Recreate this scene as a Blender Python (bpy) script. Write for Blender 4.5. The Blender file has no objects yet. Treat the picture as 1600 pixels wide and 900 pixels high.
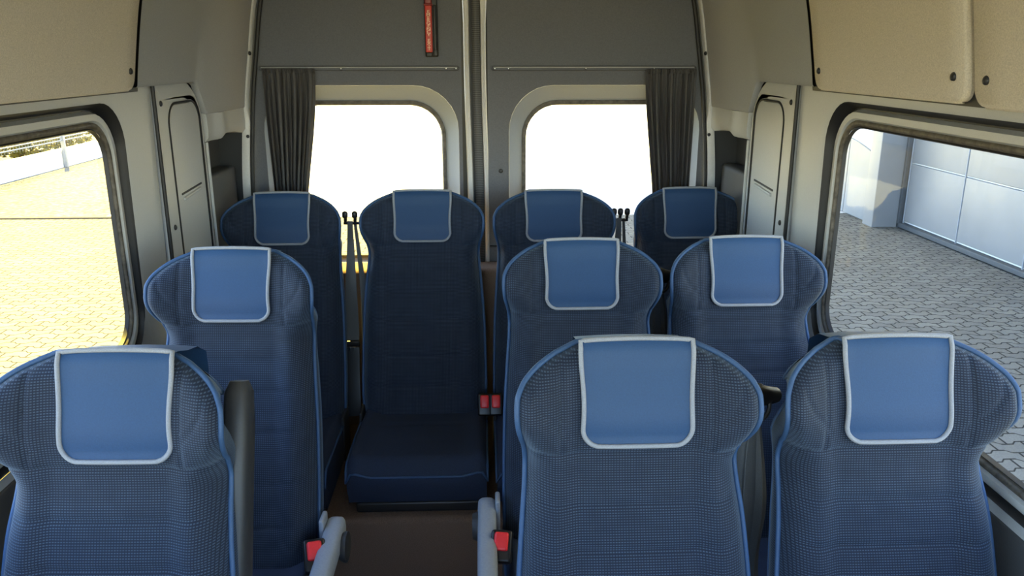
import bpy, bmesh, math, random
from mathutils import Vector, Matrix
random.seed(7)
SC = bpy.context.scene
COL = SC.collection
PI = math.pi

# ------------------------------------------------------------------ helpers
def link(o, parent=None):
    COL.objects.link(o)
    if parent is not None:
        o.parent = parent
    return o

def tag(o, label=None, cat=None, group=None, kind=None):
    if label: o['label'] = label
    if cat: o['category'] = cat
    if group: o['group'] = group
    if kind: o['kind'] = kind
    return o

def empty(name, loc=(0, 0, 0), rz=0.0):
    o = bpy.data.objects.new(name, None)
    o.empty_display_size = 0.05
    o.location = loc
    o.rotation_euler = (0, 0, rz)
    return link(o)

class MB:
    """collects vertices, faces and optional uv, then becomes one mesh"""
    def __init__(self):
        self.v, self.f, self.uv = [], [], {}
    def add(self, p, uv=None):
        self.v.append(tuple(p))
        if uv is not None: self.uv[len(self.v) - 1] = uv
        return len(self.v) - 1
    def grid(self, rows, uvs=None, close_u=False):
        idx = []
        for i, r in enumerate(rows):
            idx.append([self.add(p, uvs[i][j] if uvs else None) for j, p in enumerate(r)])
        for i in range(len(rows) - 1):
            n = len(rows[i])
            for j in range(n if close_u else n - 1):
                k = (j + 1) % n
                self.f.append((idx[i][j], idx[i][k], idx[i + 1][k], idx[i + 1][j]))
        return idx
    def cap(self, ids):
        self.f.append(tuple(ids))
    def loops(self, loops, cap0=False, cap1=False):
        idx = self.grid(loops, close_u=True)
        if cap0: self.cap(idx[0][::-1])
        if cap1: self.cap(idx[-1])
        return idx
    def tube(self, pts, r, n=8, closed=False, caps=True):
        pts = [Vector(p) for p in pts]
        m = len(pts)
        rows = []
        prev = None
        for i in range(m):
            if closed:
                t = pts[(i + 1) % m] - pts[(i - 1) % m]
            else:
                t = pts[min(i + 1, m - 1)] - pts[max(i - 1, 0)]
            if t.length < 1e-9: t = Vector((0, 0, 1))
            t.normalize()
            if prev is None:
                a = Vector((0, 1, 0)) if abs(t.y) < 0.8 else Vector((1, 0, 0))
            else:
                a = prev
            a = (a - t * a.dot(t))
            if a.length < 1e-6: a = t.orthogonal()
            a.normalize(); prev = a
            b = t.cross(a)
            rr = r[i] if isinstance(r, (list, tuple)) else r
            rows.append([pts[i] + a * (rr * math.cos(2 * PI * k / n)) + b * (rr * math.sin(2 * PI * k / n)) for k in range(n)])
        if closed: 
            idx = [[self.add(p) for p in row] for row in rows]
            for i in range(m):
                A, B = idx[i], idx[(i + 1) % m]
                # align start of the wrapped ring
                off = 0
                if i == m - 1:
                    off = min(range(n), key=lambda k: (Vector(self.v[A[0]]) - Vector(self.v[B[k]])).length)
                for k in range(n):
                    self.f.append((A[k], A[(k + 1) % n], B[(k + 1 + off) % n], B[(k + off) % n]))
        else:
            idx = self.grid(rows, close_u=True)
            if caps:
                self.cap(idx[0][::-1]); self.cap(idx[-1])
    def rbox(self, c, s, r=0.01, n=3, M=None):
        """rounded box centred at c with size s"""
        c = Vector(c); h = Vector(s) * 0.5
        r = min(r, h.x * .99, h.y * .99, h.z * .99)
        def axis(hh):
            inner = hh - r
            a = [-hh] if False else []
            for k in range(n + 1):
                a.append(-inner - r * math.cos(PI / 2 * k / n * 0.999))
            a2 = [-x for x in a[::-1]]
            return a + a2
        # build as cube-grid on six faces, projected on the rounded hull
        cache = {}
        def vert(p):
            q = Vector((max(-h.x + r, min(h.x - r, p.x)), max(-h.y + r, min(h.y - r, p.y)), max(-h.z + r, min(h.z - r, p.z))))
            d = p - q
            if d.length > 1e-9: p = q + d.normalized() * r
            if M is not None: p = M @ p
            p = p + c
            key = (round(p.x, 6), round(p.y, 6), round(p.z, 6))
            if key not in cache: cache[key] = self.add(p)
            return cache[key]
        def lin(hh):
            inn = hh - r
            return [-hh + r * (k / n) for k in range(n)] + [-inn, inn] + [inn + r * ((k + 1) / n) for k in range(n)]
        X, Y, Z = lin(h.x), lin(h.y), lin(h.z)
        def face(A, B, fn, flip):
            for i in range(len(A) - 1):
                for j in range(len(B) - 1):
                    ids = [vert(fn(A[i], B[j])), vert(fn(A[i + 1], B[j])), vert(fn(A[i + 1], B[j + 1])), vert(fn(A[i], B[j + 1]))]
                    ids2 = []
                    for k in ids:
                        if k not in ids2: ids2.append(k)
                    if len(ids2) > 2: self.f.append(tuple(ids2[::-1] if flip else ids2))
        face(X, Y, lambda a, b: Vector((a, b, h.z)), False); face(X, Y, lambda a, b: Vector((a, b, -h.z)), True)
        face(Y, Z, lambda a, b: Vector((h.x, a, b)), False); face(Y, Z, lambda a, b: Vector((-h.x, a, b)), True)
        face(X, Z, lambda a, b: Vector((a, -h.y, b)), False); face(X, Z, lambda a, b: Vector((a, h.y, b)), True)
    def dome(self, c, axis, r, flat=0.5, n=14):
        """a domed screw head or cap"""
        ax = Vector(axis).normalized(); a = ax.orthogonal().normalized(); b = ax.cross(a)
        c = Vector(c)
        rows = [[c + a * r * math.cos(2 * PI * k / n) + b * r * math.sin(2 * PI * k / n) - ax * r * .3 for k in range(n)]]
        for q in range(5):
            t = PI / 2 * q / 5
            rows.append([c + (a * math.cos(2 * PI * k / n) + b * math.sin(2 * PI * k / n)) * r * math.cos(t) + ax * r * flat * math.sin(t) for k in range(n)])
        idx = self.loops(rows, True, True)
    def mesh(self, name, smooth=True, angle=40):
        me = bpy.data.meshes.new(name)
        me.from_pydata(self.v, [], self.f)
        if self.uv:
            uvl = me.uv_layers.new(name='UVMap')
            for lp in me.loops:
                uvl.data[lp.index].uv = self.uv.get(lp.vertex_index, (0, 0))
        bm = bmesh.new(); bm.from_mesh(me)
        bmesh.ops.recalc_face_normals(bm, faces=bm.faces)
        if smooth:
            lim = math.radians(angle)
            for f in bm.faces: f.smooth = True
            for e in bm.edges:
                if len(e.link_faces) == 2 and e.calc_face_angle(0) > lim: e.smooth = False
        bm.to_mesh(me); bm.free()
        return me
    def build(self, name, mat, parent=None, smooth=True, angle=40):
        me = self.mesh(name, smooth, angle)
        me.materials.append(mat)
        return link(bpy.data.objects.new(name, me), parent)

def rrect(a0, a1, b0, b1, r, n=8):
    """rounded rectangle as list of (a,b), counter clockwise, with 4*(n+1) points"""
    out = []
    for ca, cb, t0 in ((a1 - r, b0 + r, -PI / 2), (a1 - r, b1 - r, 0), (a0 + r, b1 - r, PI / 2), (a0 + r, b0 + r, PI)):
        for k in range(n + 1):
            t = t0 + PI / 2 * k / n
            out.append((ca + r * math.cos(t), cb + r * math.sin(t)))
    return out

def S(t):
    t = max(0.0, min(1.0, t)); return t * t * (3 - 2 * t)
def G(d, s): return math.exp(-(d / s) ** 2)
def interp(tab, z):
    """monotone-ish cubic interpolation of a table [(z, w), ...]"""
    n = len(tab)
    if z <= tab[0][0]: return tab[0][1]
    if z >= tab[-1][0]: return tab[-1][1]
    for i in range(n - 1):
        if tab[i][0] <= z <= tab[i + 1][0]: break
    def sl(j):
        return (tab[j + 1][1] - tab[j][1]) / (tab[j + 1][0] - tab[j][0])
    d = sl(i)
    def tan(j):
        if j == 0: return sl(0)
        if j == n - 1: return sl(n - 2)
        a, b = sl(j - 1), sl(j)
        return 0 if a * b <= 0 else 2 * a * b / (a + b)
    h = tab[i + 1][0] - tab[i][0]; t = (z - tab[i][0]) / h
    m0, m1 = tan(i) * h, tan(i + 1) * h
    return (2*t**3 - 3*t**2 + 1) * tab[i][1] + (t**3 - 2*t**2 + t) * m0 + (-2*t**3 + 3*t**2) * tab[i + 1][1] + (t**3 - t**2) * m1

# ------------------------------------------------------------------ materials
def newmat(name):
    m = bpy.data.materials.new(name); m.use_nodes = True
    nt = m.node_tree
    return m, nt, nt.nodes['Principled BSDF']
def N(nt, t, **kw):
    n = nt.nodes.new(t)
    for k, v in kw.items():
        if k == 'inp':
            for a, b in v.items(): n.inputs[a].default_value = b
        else: setattr(n, k, v)
    return n
def L(nt, a, b): nt.links.new(a, b)
def math_node(nt, op, a, b=None, c=None):
    n = N(nt, 'ShaderNodeMath', operation=op)
    for i, x in enumerate((a, b, c)):
        if x is None: continue
        if isinstance(x, (int, float)): n.inputs[i].default_value = x
        else: L(nt, x, n.inputs[i])
    return n.outputs[0]
def maprange(nt, x, a, b, c=0.0, d=1.0):
    n = N(nt, 'ShaderNodeMapRange', inp={1: a, 2: b, 3: c, 4: d}); L(nt, x, n.inputs[0]); return n.outputs[0]
def mixcol(nt, f, a, b):
    n = N(nt, 'ShaderNodeMix', data_type='RGBA')
    if isinstance(f, (int, float)): n.inputs[0].default_value = f
    else: L(nt, f, n.inputs[0])
    for i, x in ((6, a), (7, b)):
        if isinstance(x, tuple): n.inputs[i].default_value = x if len(x) == 4 else x + (1,)
        else: L(nt, x, n.inputs[i])
    return n.outputs[2]

def plain(name, col, rough=0.6, grain=0.0, scale=300.0, bump=0.0, metal=0.0, var=0.12, spec=0.5, coords='Object'):
    m, nt, b = newmat(name)
    b.inputs['Base Color'].default_value = col + (1,)
    b.inputs['Roughness'].default_value = rough
    b.inputs['Metallic'].default_value = metal
    b.inputs['Specular IOR Level'].default_value = spec
    tc = N(nt, 'ShaderNodeTexCoord')
    if grain or bump:
        nz = N(nt, 'ShaderNodeTexNoise', inp={'Scale': scale, 'Detail': 3.0, 'Roughness': .6}); L(nt, tc.outputs[coords], nz.inputs['Vector'])
        f = maprange(nt, nz.outputs[0], .3, .7)
        dk = tuple(c * (1 - grain) for c in col); lt = tuple(min(1, c * (1 + grain)) for c in col)
        L(nt, mixcol(nt, f, dk, lt), b.inputs['Base Color'])
        if bump:
            bp = N(nt, 'ShaderNodeBump', inp={'Strength': bump, 'Distance': .001}); L(nt, nz.outputs[0], bp.inputs['Height']); L(nt, bp.outputs[0], b.inputs['Normal'])
    return m

def fabric(name, base, dash, cu=.0046, cv=.0042, bump=.35):
    """dark woven cloth with rows of short bright dashes, laid out on the surface by uv in metres"""
    m, nt, b = newmat(name)
    uv = N(nt, 'ShaderNodeUVMap', uv_map='UVMap')
    sp = N(nt, 'ShaderNodeSeparateXYZ'); L(nt, uv.outputs[0], sp.inputs[0])
    pu = math_node(nt, 'PINGPONG', sp.outputs[0], cu / 2); pv = math_node(nt, 'PINGPONG', sp.outputs[1], cv / 2)
    mu = maprange(nt, pu, cu * .12, cu * .24); mv = maprange(nt, pv, cv * .24, cv * .36)
    mk = math_node(nt, 'MULTIPLY', mu, mv)
    nz = N(nt, 'ShaderNodeTexNoise', inp={'Scale': 26.0, 'Detail': 4.0}); L(nt, uv.outputs[0], nz.inputs['Vector'])
    fz = maprange(nt, nz.outputs[0], .3, .75, .55, 1.0)
    mk2 = math_node(nt, 'MULTIPLY', mk, fz)
    c = mixcol(nt, mk2, base, dash)
    L(nt, c, b.inputs['Base Color'])
    b.inputs['Roughness'].default_value = .75
    b.inputs['Specular IOR Level'].default_value = .35
    b.inputs['Sheen Weight'].default_value = .25
    b.inputs['Sheen Roughness'].default_value = .5
    b.inputs['Sheen Tint'].default_value = (.55, .75, 1, 1)
    bp = N(nt, 'ShaderNodeBump', inp={'Strength': bump, 'Distance': .0012}); L(nt, mk, bp.inputs['Height']); L(nt, bp.outputs[0], b.inputs['Normal'])
    return m

M = {}
M['fabric'] = fabric('seat_mesh_fabric', (.005, .010, .026), (.056, .085, .135))
M['cushion'] = plain('cushion_cloth', (.022, .036, .075), .85, .25, 500, .3)
M['cover'] = plain('blue_headrest_cover', (.014, .054, .140), .55, .10, 420, .22, spec=.4)
M['trim'] = plain('fuzzy_pale_trim', (.30, .32, .36), .9, .2, 900, .8)
M['piping'] = plain('blue_piping', (.035, .085, .19), .6, .12, 500, .2)
M['shell'] = plain('seat_shell_plastic', (.03, .032, .036), .5, .1, 300, .1)
M['frame'] = plain('black_steel', (.018, .019, .021), .42, .1, 200)
M['grey_plastic'] = plain('armrest_grey_plastic', (.30, .34, .40), .5, .06, 200, .05)
M['dark_plastic'] = plain('dark_plastic', (.022, .023, .026), .45, .08, 200, .05)
M['black'] = plain('black_plastic', (.010, .010, .012), .35, .05, 200)
M['red'] = plain('red_button', (.92, .035, .045), .35, .04, 200)
M['chrome'] = plain('bright_steel', (.62, .63, .65), .25, .03, 200, metal=1.0)
M['panel'] = plain('grey_moulded_plastic', (.50, .515, .52), .50, .05, 420, .16)
M['panel_dark'] = plain('dark_plastic_and_shade', (.075, .077, .080), .55, .06, 420, .12)
M['felt'] = plain('grey_felt_lining', (.66, .60, .50), .95, .16, 420, .5, spec=.2)
M['quarter'] = plain('grey_corner_lining', (.38, .39, .40), .85, .10, 420, .25, spec=.3)
M['door'] = plain('door_lining', (.150, .158, .178), .72, .10, 300, .2, spec=.3)
M['reveal'] = plain('window_reveal_plastic', (.36, .40, .44), .55, .05, 400, .1)
M['rubber'] = plain('rubber_seal', (.016, .016, .017), .55, .1, 300)
M['dusty_rubber'] = plain('dusty_rubber_seal', (.10, .088, .072), .6, .5, 55)
M['strip'] = plain('pale_door_edge', (.66, .66, .66), .45, .05, 200)
M['curtain'] = plain('dark_curtain_cloth', (.15, .146, .148), .9, .12, 500, .2, spec=.2)
nt_ = M['curtain'].node_tree
tl_ = N(nt_, 'ShaderNodeBsdfTranslucent', inp={0: (.16, .15, .15, 1)}); mx_ = N(nt_, 'ShaderNodeMixShader', inp={0: .30})
L(nt_, nt_.nodes['Principled BSDF'].outputs[0], mx_.inputs[1]); L(nt_, tl_.outputs[0], mx_.inputs[2]); L(nt_, mx_.outputs[0], nt_.nodes['Material Output'].inputs[0])
M['webbing'] = plain('belt_webbing', (.085, .088, .092), .55, .15, 600, .25)
M['metal_grey'] = plain('grey_fence_steel', (.25, .27, .30), .45, .08, 30)
M['carpet'] = plain('brown_carpet', (.20, .135, .10), .95, .35, 500, .8, spec=.1)
M['roof'] = plain('roof_lining', (.75, .75, .74), .95, .1, 300, .3)
M['body'] = plain('white_paint', (.72, .73, .74), .3, .02, 10)
M['plaster'] = plain('white_plaster', (.82, .82, .81), .9, .04, 6, .1)
M['pier_and_shade'] = plain('pale_grey_pier_and_shade', (.17, .18, .19), .5, .05, 2)
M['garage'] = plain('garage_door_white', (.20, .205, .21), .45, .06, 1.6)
M['dark_gap'] = plain('dark_gap', (.05, .055, .06), .7, .1, 20)
M['kerb'] = plain('concrete_kerb', (.62, .62, .60), .9, .10, 60, .3)
M['concrete'] = plain('pale_concrete', (.56, .56, .56), .6, .05, 3, .1)
M['gravel'] = plain('gravel_ground', (.115, .103, .08), .95, .75, 14, .9, coords='Object')
M['leaf'] = plain('yellow_green_leaf', (.13, .12, .02), .7, .4, 6)
M['bark'] = plain('shrub_stem', (.12, .08, .05), .9, .3, 30)
M['grip_red'] = plain('grip_red', (.60, .045, .03), .4, .05, 200)
M['letter'] = plain('pale_lettering', (.95, .62, .42), .5, .02, 20)

# glass that lets light straight through and reflects a little
def glass():
    m, nt, b = newmat('window_glass')
    nt.nodes.remove(b)
    out = nt.nodes['Material Output']
    tr = N(nt, 'ShaderNodeBsdfTransparent', inp={0: (.95, .975, .97, 1)})
    gl = N(nt, 'ShaderNodeBsdfGlossy', inp={'Roughness': .02})
    lw = N(nt, 'ShaderNodeLayerWeight', inp={'Blend': .5})
    p5 = math_node(nt, 'POWER', lw.outputs['Facing'], 5.0)
    fr = math_node(nt, 'MULTIPLY_ADD', p5, .25, .02)
    mx = N(nt, 'ShaderNodeMixShader')
    L(nt, fr, mx.inputs[0]); L(nt, tr.outputs[0], mx.inputs[1]); L(nt, gl.outputs[0], mx.inputs[2]); L(nt, mx.outputs[0], out.inputs[0])
    return m
M['glass'] = glass()

# interlocking zig-zag pavers, in object metres
def pavers():
    m, nt, b = newmat('zigzag_pavers')
    tc = N(nt, 'ShaderNodeTexCoord')
    sp = N(nt, 'ShaderNodeSeparateXYZ'); L(nt, tc.outputs['Object'], sp.inputs[0])
    # step wave along x shifts the rows, giving the S-shaped joints
    ph = math_node(nt, 'PINGPONG', sp.outputs[0], .10)
    st = maprange(nt, ph, .035, .065, -.016, .016)
    y2 = math_node(nt, 'ADD', sp.outputs[1], st)
    cb = N(nt, 'ShaderNodeCombineXYZ'); L(nt, sp.outputs[0], cb.inputs[0]); L(nt, y2, cb.inputs[1])
    br = N(nt, 'ShaderNodeTexBrick', offset=.5, inp={'Scale': 1.0, 'Mortar Size': .0075, 'Mortar Smooth': .3, 'Bias': 0.0, 'Brick Width': .2, 'Row Height': .105})
    br.inputs['Color1'].default_value = (.122, .118, .105, 1); br.inputs['Color2'].default_value = (.150, .146, .130, 1); br.inputs['Mortar'].default_value = (.022, .021, .018, 1)
    L(nt, cb.outputs[0], br.inputs['Vector'])
    nz = N(nt, 'ShaderNodeTexNoise', inp={'Scale': 2.2, 'Detail': 6.0, 'Roughness': .7}); L(nt, tc.outputs['Object'], nz.inputs['Vector'])
    n2 = N(nt, 'ShaderNodeTexNoise', inp={'Scale': 90.0, 'Detail': 3.0}); L(nt, tc.outputs['Object'], n2.inputs['Vector'])
    f = maprange(nt, nz.outputs[0], .3, .7, .86, 1.1); f2 = maprange(nt, n2.outputs[0], .3, .7, .88, 1.1)
    ff = math_node(nt, 'MULTIPLY', f, f2)
    vm = N(nt, 'ShaderNodeVectorMath', operation='SCALE'); L(nt, br.outputs[0], vm.inputs[0]); L(nt, ff, vm.inputs['Scale'])
    L(nt, vm.outputs[0], b.inputs['Base Color'])
    b.inputs['Roughness'].default_value = .9; b.inputs['Specular IOR Level'].default_value = .15
    bp = N(nt, 'ShaderNodeBump', inp={'Strength': .6, 'Distance': .006}); bp.invert = True
    L(nt, br.outputs['Fac'], bp.inputs['Height']); L(nt, bp.outputs[0], b.inputs['Normal'])
    return m
M['pavers'] = pavers()

# ribbed rubber between the two rear doors
def ribbed():
    m, nt, b = newmat('ribbed_door_seal')
    tc = N(nt, 'ShaderNodeTexCoord'); sp = N(nt, 'ShaderNodeSeparateXYZ'); L(nt, tc.outputs['Object'], sp.inputs[0])
    p = math_node(nt, 'PINGPONG', sp.outputs[2], .0032)
    f = maprange(nt, p, .0008, .0024)
    L(nt, mixcol(nt, f, (.03, .031, .034), (.11, .112, .118)), b.inputs['Base Color'])
    b.inputs['Roughness'].default_value = .55
    return m
M['ribbed'] = ribbed()

# ------------------------------------------------------------------ the seat
ZB, ZT = .385, 1.136
def yline(z): return -.24 + (z - .43) * .3357
WTAB = [(.38, .198), (.5, .202), (.7, .198), (.85, .188), (.90, .183), (.935, .1815), (.965, .184), (.993, .190), (1.02, .196), (1.045, .1985), (1.066, .1975), (1.088, .189), (1.108, .170), (1.124, .145), (1.137, .113), (1.145, .090)]
WTAB = [(z if z <= 1.066 else 1.066 + (z - 1.066) * .070 / .079, w) for z, w in WTAB]
def hw(z): return .97 * interp(WTAB, z)
SEAM = [(.168, 1.09), (.165, 1.065), (.150, 1.040), (.130, 1.02), (.116, 1.002)]
def seamdist(x, z):
    x = abs(x); d = 9
    for (x0, z0), (x1, z1) in zip(SEAM, SEAM[1:]):
        dx, dz = x1 - x0, z1 - z0
        t = max(0, min(1, ((x - x0) * dx + (z - z0) * dz) / (dx * dx + dz * dz)))
        d = min(d, math.hypot(x - x0 - t * dx, z - z0 - t * dz))
    return d
def front(x, z):
    w = hw(z); u = max(-1, min(1, x / w)); a = abs(u)
    head = S((z - .925) / .12)
    o = -.024 * head
    o -= .036 * head * S((a - .42) / .56) * S((1.135 - z) / .07)
    o += .020 * G(z - .930, .060) * a ** 4
    o -= .020 * G(z - .62, .15) * (1 - u * u)
    o -= .012 * S((a - .50) / .25) * (1 - head) * S((z - .40) / .1)
    o += .034 * max(0, (a - .72) / .28) ** 2 * (1 - head)
    o += .016 * max(0, (a - .90) / .10) ** 2
    t = max(0, (z - 1.106) / .030); o += .020 * t * t
    # sewn seams
    g = 0.0
    xs = (1 if z > .965 else 0)
    if z > .965: g = max(g, G(abs(x) - .124, .0042), .8 * G(seamdist(x, z), .0042))
    g = max(g, G(z - .968 - .004 * u * u, .0045))
    for zz, am in ((.893, .9), (.822, .9), (.735, .8), (.62, .7), (.52, .6)):
        g = max(g, am * G(z - zz + .006 * (1 - u * u), .0050) * S((.93 - a) / .1))
    return yline(z) + o + .0042 * g

def make_seat_meshes():
    D = {}
    zs = [ZB + (1.05 - ZB) * i / 125 for i in range(125)] + [1.05 + (ZT - 1.05) * (i / 44) for i in range(45)]
    NU = 96
    b = MB(); rows, uvs = [], []
    for z in zs:
        w = hw(z)
        r, q = [], []
        for j in range(NU + 1):
            u = -1 + 2 * j / NU
            x = u * w
            r.append((x, front(x, z), z)); q.append((x, z * 1.05))
        rows.append(r); uvs.append(q)
    b.grid(rows, uvs)
    bl = [r[0] for r in rows] + rows[-1][1:-1] + [r[-1] for r in rows[::-1]]
    # outward normals of the outline in the x-z plane
    def normals(loop):
        out = []
        for i in range(len(loop)):
            p, q = loop[max(i - 1, 0)], loop[min(i + 1, len(loop) - 1)]
            dx, dz = q[0] - p[0], q[2] - p[2]
            l = math.hypot(dx, dz) or 1
            out.append((-dz / l, dx / l))
        return out
    nl = normals(bl)
    loop_s = bl[::2] if len(bl) % 2 else bl[::2] + [bl[-1]]
    prof = [(0, 0), (.003, .004), (.006, .016), (.007, .035), (.006, .056), (.001, .068)]
    rows, uvs = [], []
    s = [0]
    for i in range(1, len(bl)): s.append(s[-1] + math.dist(bl[i], bl[i - 1]))
    def yback(z): return yline(z) + .075
    for o, d in prof:
        f = d / .068
        r = []
        for p, n in zip(bl, nl):
            tp = max(0.0, n[1])
            y = p[1] * (1 - f) + (yback(p[2]) - .012 * tp) * f
            o2 = o * (1 - .75 * tp) - .050 * f * S((p[2] - .965) / .06) * abs(n[0])
            r.append((p[0] + n[0] * o2, y, p[2] + n[1] * o2 - .030 * tp * f ** 1.3))
        rows.append(r); uvs.append([(d * 1.1, t) for t in s])
    b.grid(rows, uvs)
    D['backrest'] = b.mesh('backrest', angle=55)
    back = rows[-1]
    # piping along the front and the rear edge of the side band
    c = MB()
    st = 2
    c.tube([(p[0] + n[0] * .003, p[1] - .001, p[2] + n[1] * .003) for p, n in list(zip(bl, nl))[::st]], .0046, 8)
    D['piping'] = c.mesh('piping', angle=80)
    c = MB()
    c.tube([(p[0] + n[0] * .001, p[1], p[2] + n[1] * .001) for p, n in list(zip(back, nl))[::st]], .0036, 6)
    D['rear_piping'] = c.mesh('piping', angle=80)
    # hard shell behind
    c = MB(); rows = []
    for z in zs[::6] + [zs[-1]]:
        w = hw(z) + .0
        rows.append([((w * .985 - .048 * S((z - .965) / .06)) * (-1 + k / 10), yback(z) - .004 + .026 * (1 - (-1 + k / 10) ** 2) * min(1, (ZT + .004 - z) / .06), z - .026 * S((z - 1.06) / .08)) for k in range(21)])
    c.grid(rows)
    D['back_shell'] = c.mesh('back_shell', angle=60)
    # head cover: front panel, over the top, down behind
    zb, r = .985, .030
    c = MB(); rows, uvs = [], []
    def half(z):
        t = S((z - zb) / (ZT - zb))
        w = .0895 + .002 * t - .003 * math.sin(PI * t)
        if z < zb + r:
            w = w - r + math.sqrt(max(0, r * r - (r - (z - zb)) ** 2))
        return w
    K = 30
    zr = [zb + .0005] + [zb + r * k / 9 for k in range(1, 10)] + [zb + r + (1.132 - zb - r) * k / 26 for k in range(1, 27)]
    def cov(x, z):
        x = max(-.086, min(.086, x)); a, c = front(x, 1.0), front(x, 1.105)
        return min(front(x, min(z, 1.125)), a + (c - a) * (z - 1.0) / .105) - .0055
    left, right = [], []
    for z in zr:
        w = half(z)
        rows.append([(w * (-1 + 2 * j / K), cov(w * (-1 + 2 * j / K), z) + .0012 * math.sin(40 * z) * abs(-1 + 2 * j / K) ** 3, z) for j in range(K + 1)])
    yb = yline(1.14) + .083
    for dz, fr in ((1.142, .03), (1.1505, .085), (1.1445, .3)):
        w = .0912
        rows.append([(w * (-1 + 2 * j / K), cov(w * (-1 + 2 * j / K), 1.132) * (1 - fr) + yb * fr, dz - .003 * (-1 + 2 * j / K) ** 2) for j in range(K + 1)])
    nfront = len(rows) - 2
    for y, z in ((yb * .55 + (yline(1.13) - .03) * .45, 1.134), (yb - .012, 1.126), (yb, 1.118), (yb + .022, 1.105), (yb + .024, 1.08), (yb + .016, 1.0)):
        w = .0912
        rows.append([(w * (-1 + 2 * j / K), y, z - .003 * (-1 + 2 * j / K) ** 2) for j in range(K + 1)])
    c.grid(rows)
    D['headrest_cover'] = c.mesh('headrest_cover', angle=60)
    per = [r_[0] for r_ in rows[nfront:0:-1]] + rows[0][:] + [r_[-1] for r_ in rows[1:nfront + 1]] + rows[nfront][-2:0:-1]
    c = MB()
    # drop doubled points
    pp = [per[0]]
    for p in per[1:]:
        if math.dist(p, pp[-1]) > .0022: pp.append(p)
    c.tube([(p[0], p[1] - .001, p[2] + (.0025 if p[2] > 1.142 else 0)) for p in pp], .0040, 8, closed=True)
    D['cover_trim'] = c.mesh('edge_trim', angle=80)
    # cushion
    c = MB(); rows, uvs = [], []
    nx, ny = 28, 30
    Y0, Y1 = -.60, -.20
    def ctop(x, y):
        u = x / .197; t = (y - Y0) / (Y1 - Y0)
        z = .432 - .012 * t + .006 * math.sin(PI * t)
        z += .014 * S((abs(u) - .62) / .3)
        z -= .030 * max(0, (abs(u) - .9) / .1) ** 2 + .045 * max(0, (.10 - t) / .10) ** 2
        z -= .004 * (G(y + .46, .006) + G(y + .33, .006)) * S((.8 - abs(u)) / .1)
        return z
    top = [[((-1 + 2 * i / nx) * .197, Y0 + (Y1 - Y0) * j / ny, ctop((-1 + 2 * i / nx) * .197, Y0 + (Y1 - Y0) * j / ny)) for i in range(nx + 1)] for j in range(ny + 1)]
    c.grid(top, [[(p[0], p[1]) for p in r_] for r_ in top])
    edge = [top[j][0] for j in range(ny, -1, -1)] + top[0][1:-1] + [top[j][-1] for j in range(ny + 1)]
    rows = []
    for d, o in ((0, 0), (.012, .006), (.05, .009), (.10, .006), (.135, 0.0)):
        r_ = []
        for p in edge:
            nx_ = -1 if p[0] <= -.207 else (1 if p[0] >= .207 else 0)
            ny_ = -1 if p[1] <= Y0 + .001 else 0
            bz = .285 + .0 * d
            f = d / .135
            r_.append((p[0] + nx_ * o, p[1] + ny_ * o + .030 * f * (1 if ny_ else 0) * 1.0, p[2] * (1 - f) + bz * f))
        rows.append(r_)
    c.grid(rows, [[(p[0], p[2]) for p in r_] for r_ in rows])
    D['cushion'] = c.mesh('cushion', angle=60)
    c = MB(); c.tube([(p[0] * 1.012, p[1] - .002, p[2] - .002) for p in edge], .0040, 6)
    D['cushion_piping'] = c.mesh('piping', angle=80)
    # metal base
    c = MB()
    c.rbox((0, -.39, .265), (.36, .36, .035), .008)
    D['seat_pan'] = c.mesh('seat_pan')
    for sx, nm in ((-1, 'leg_a'), (1, 'leg_b')):
        c = MB()
        c.tube([(sx * .15, -.53, .02), (sx * .15, -.53, .20), (sx * .15, -.50, .25), (sx * .15, -.28, .25), (sx * .15, -.25, .20), (sx * .15, -.25, .02)], .016, 10)
        c.rbox((sx * .15, -.39, .010), (.05, .36, .02), .006)
        D[nm] = c.mesh('leg')
    # reclining bracket on the sides
    for sx, nm in ((-1, 'bracket_a'), (1, 'bracket_b')):
        c = MB(); c.rbox((sx * .199, -.22, .36), (.010, .10, .16), .004)
        D[nm] = c.mesh('side_bracket')
    # armrest, lowered: a rounded grey bar running forward from a pivot disc
    def arm(pts, wid, hei):
        c = MB(); rows = []
        n = 16
        for i, (y, z, k) in enumerate(pts):
            p0, p1 = pts[max(i - 1, 0)], pts[min(i + 1, len(pts) - 1)]
            ty, tz = p1[0] - p0[0], p1[1] - p0[1]; l = math.hypot(ty, tz); ty /= l; tz /= l
            ring = []
            for q in range(n):
                a = 2 * PI * q / n
                ca, sa = math.cos(a), math.sin(a)
                cx = math.copysign(abs(ca) ** .55, ca) * wid / 2 * k; cz = math.copysign(abs(sa) ** .55, sa) * hei / 2 * k
                ring.append((cx, y - tz * cz, z + ty * cz))
            rows.append(ring)
        c.loops(rows, True, True)
        return c
    c = arm([(-.178, .500, .82), (-.186, .500, .97), (-.20, .499, 1), (-.30, .490, 1), (-.40, .482, 1), (-.50, .475, .98), (-.535, .472, .85), (-.545, .471, .5)], .046, .052)
    D['armrest_down'] = c.mesh('armrest', angle=50)
    c = arm([(-.21, .56, .8), (-.20, .575, 1), (-.165, .68, 1.0), (-.115, .82, 1), (-.075, .93, 1), (-.058, .985, .92), (-.052, 1.003, .6)], .046, .062)
    D['armrest_up'] = c.mesh('armrest', angle=50)
    c = MB()
    rows = []
    for x, rr in ((-.006, .030), (.006, .036), (.012, .036), (.014, .030)):
        rows.append([(x, -.235 + rr * math.cos(2 * PI * k / 24), .475 + rr * math.sin(2 * PI * k / 24)) for k in range(24)])
    c.loops(rows, True, True)
    D['pivot_disc'] = c.mesh('pivot_disc')
    c = MB(); c.rbox((0, -.205, .475), (.012, .05, .13), .005)
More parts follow.
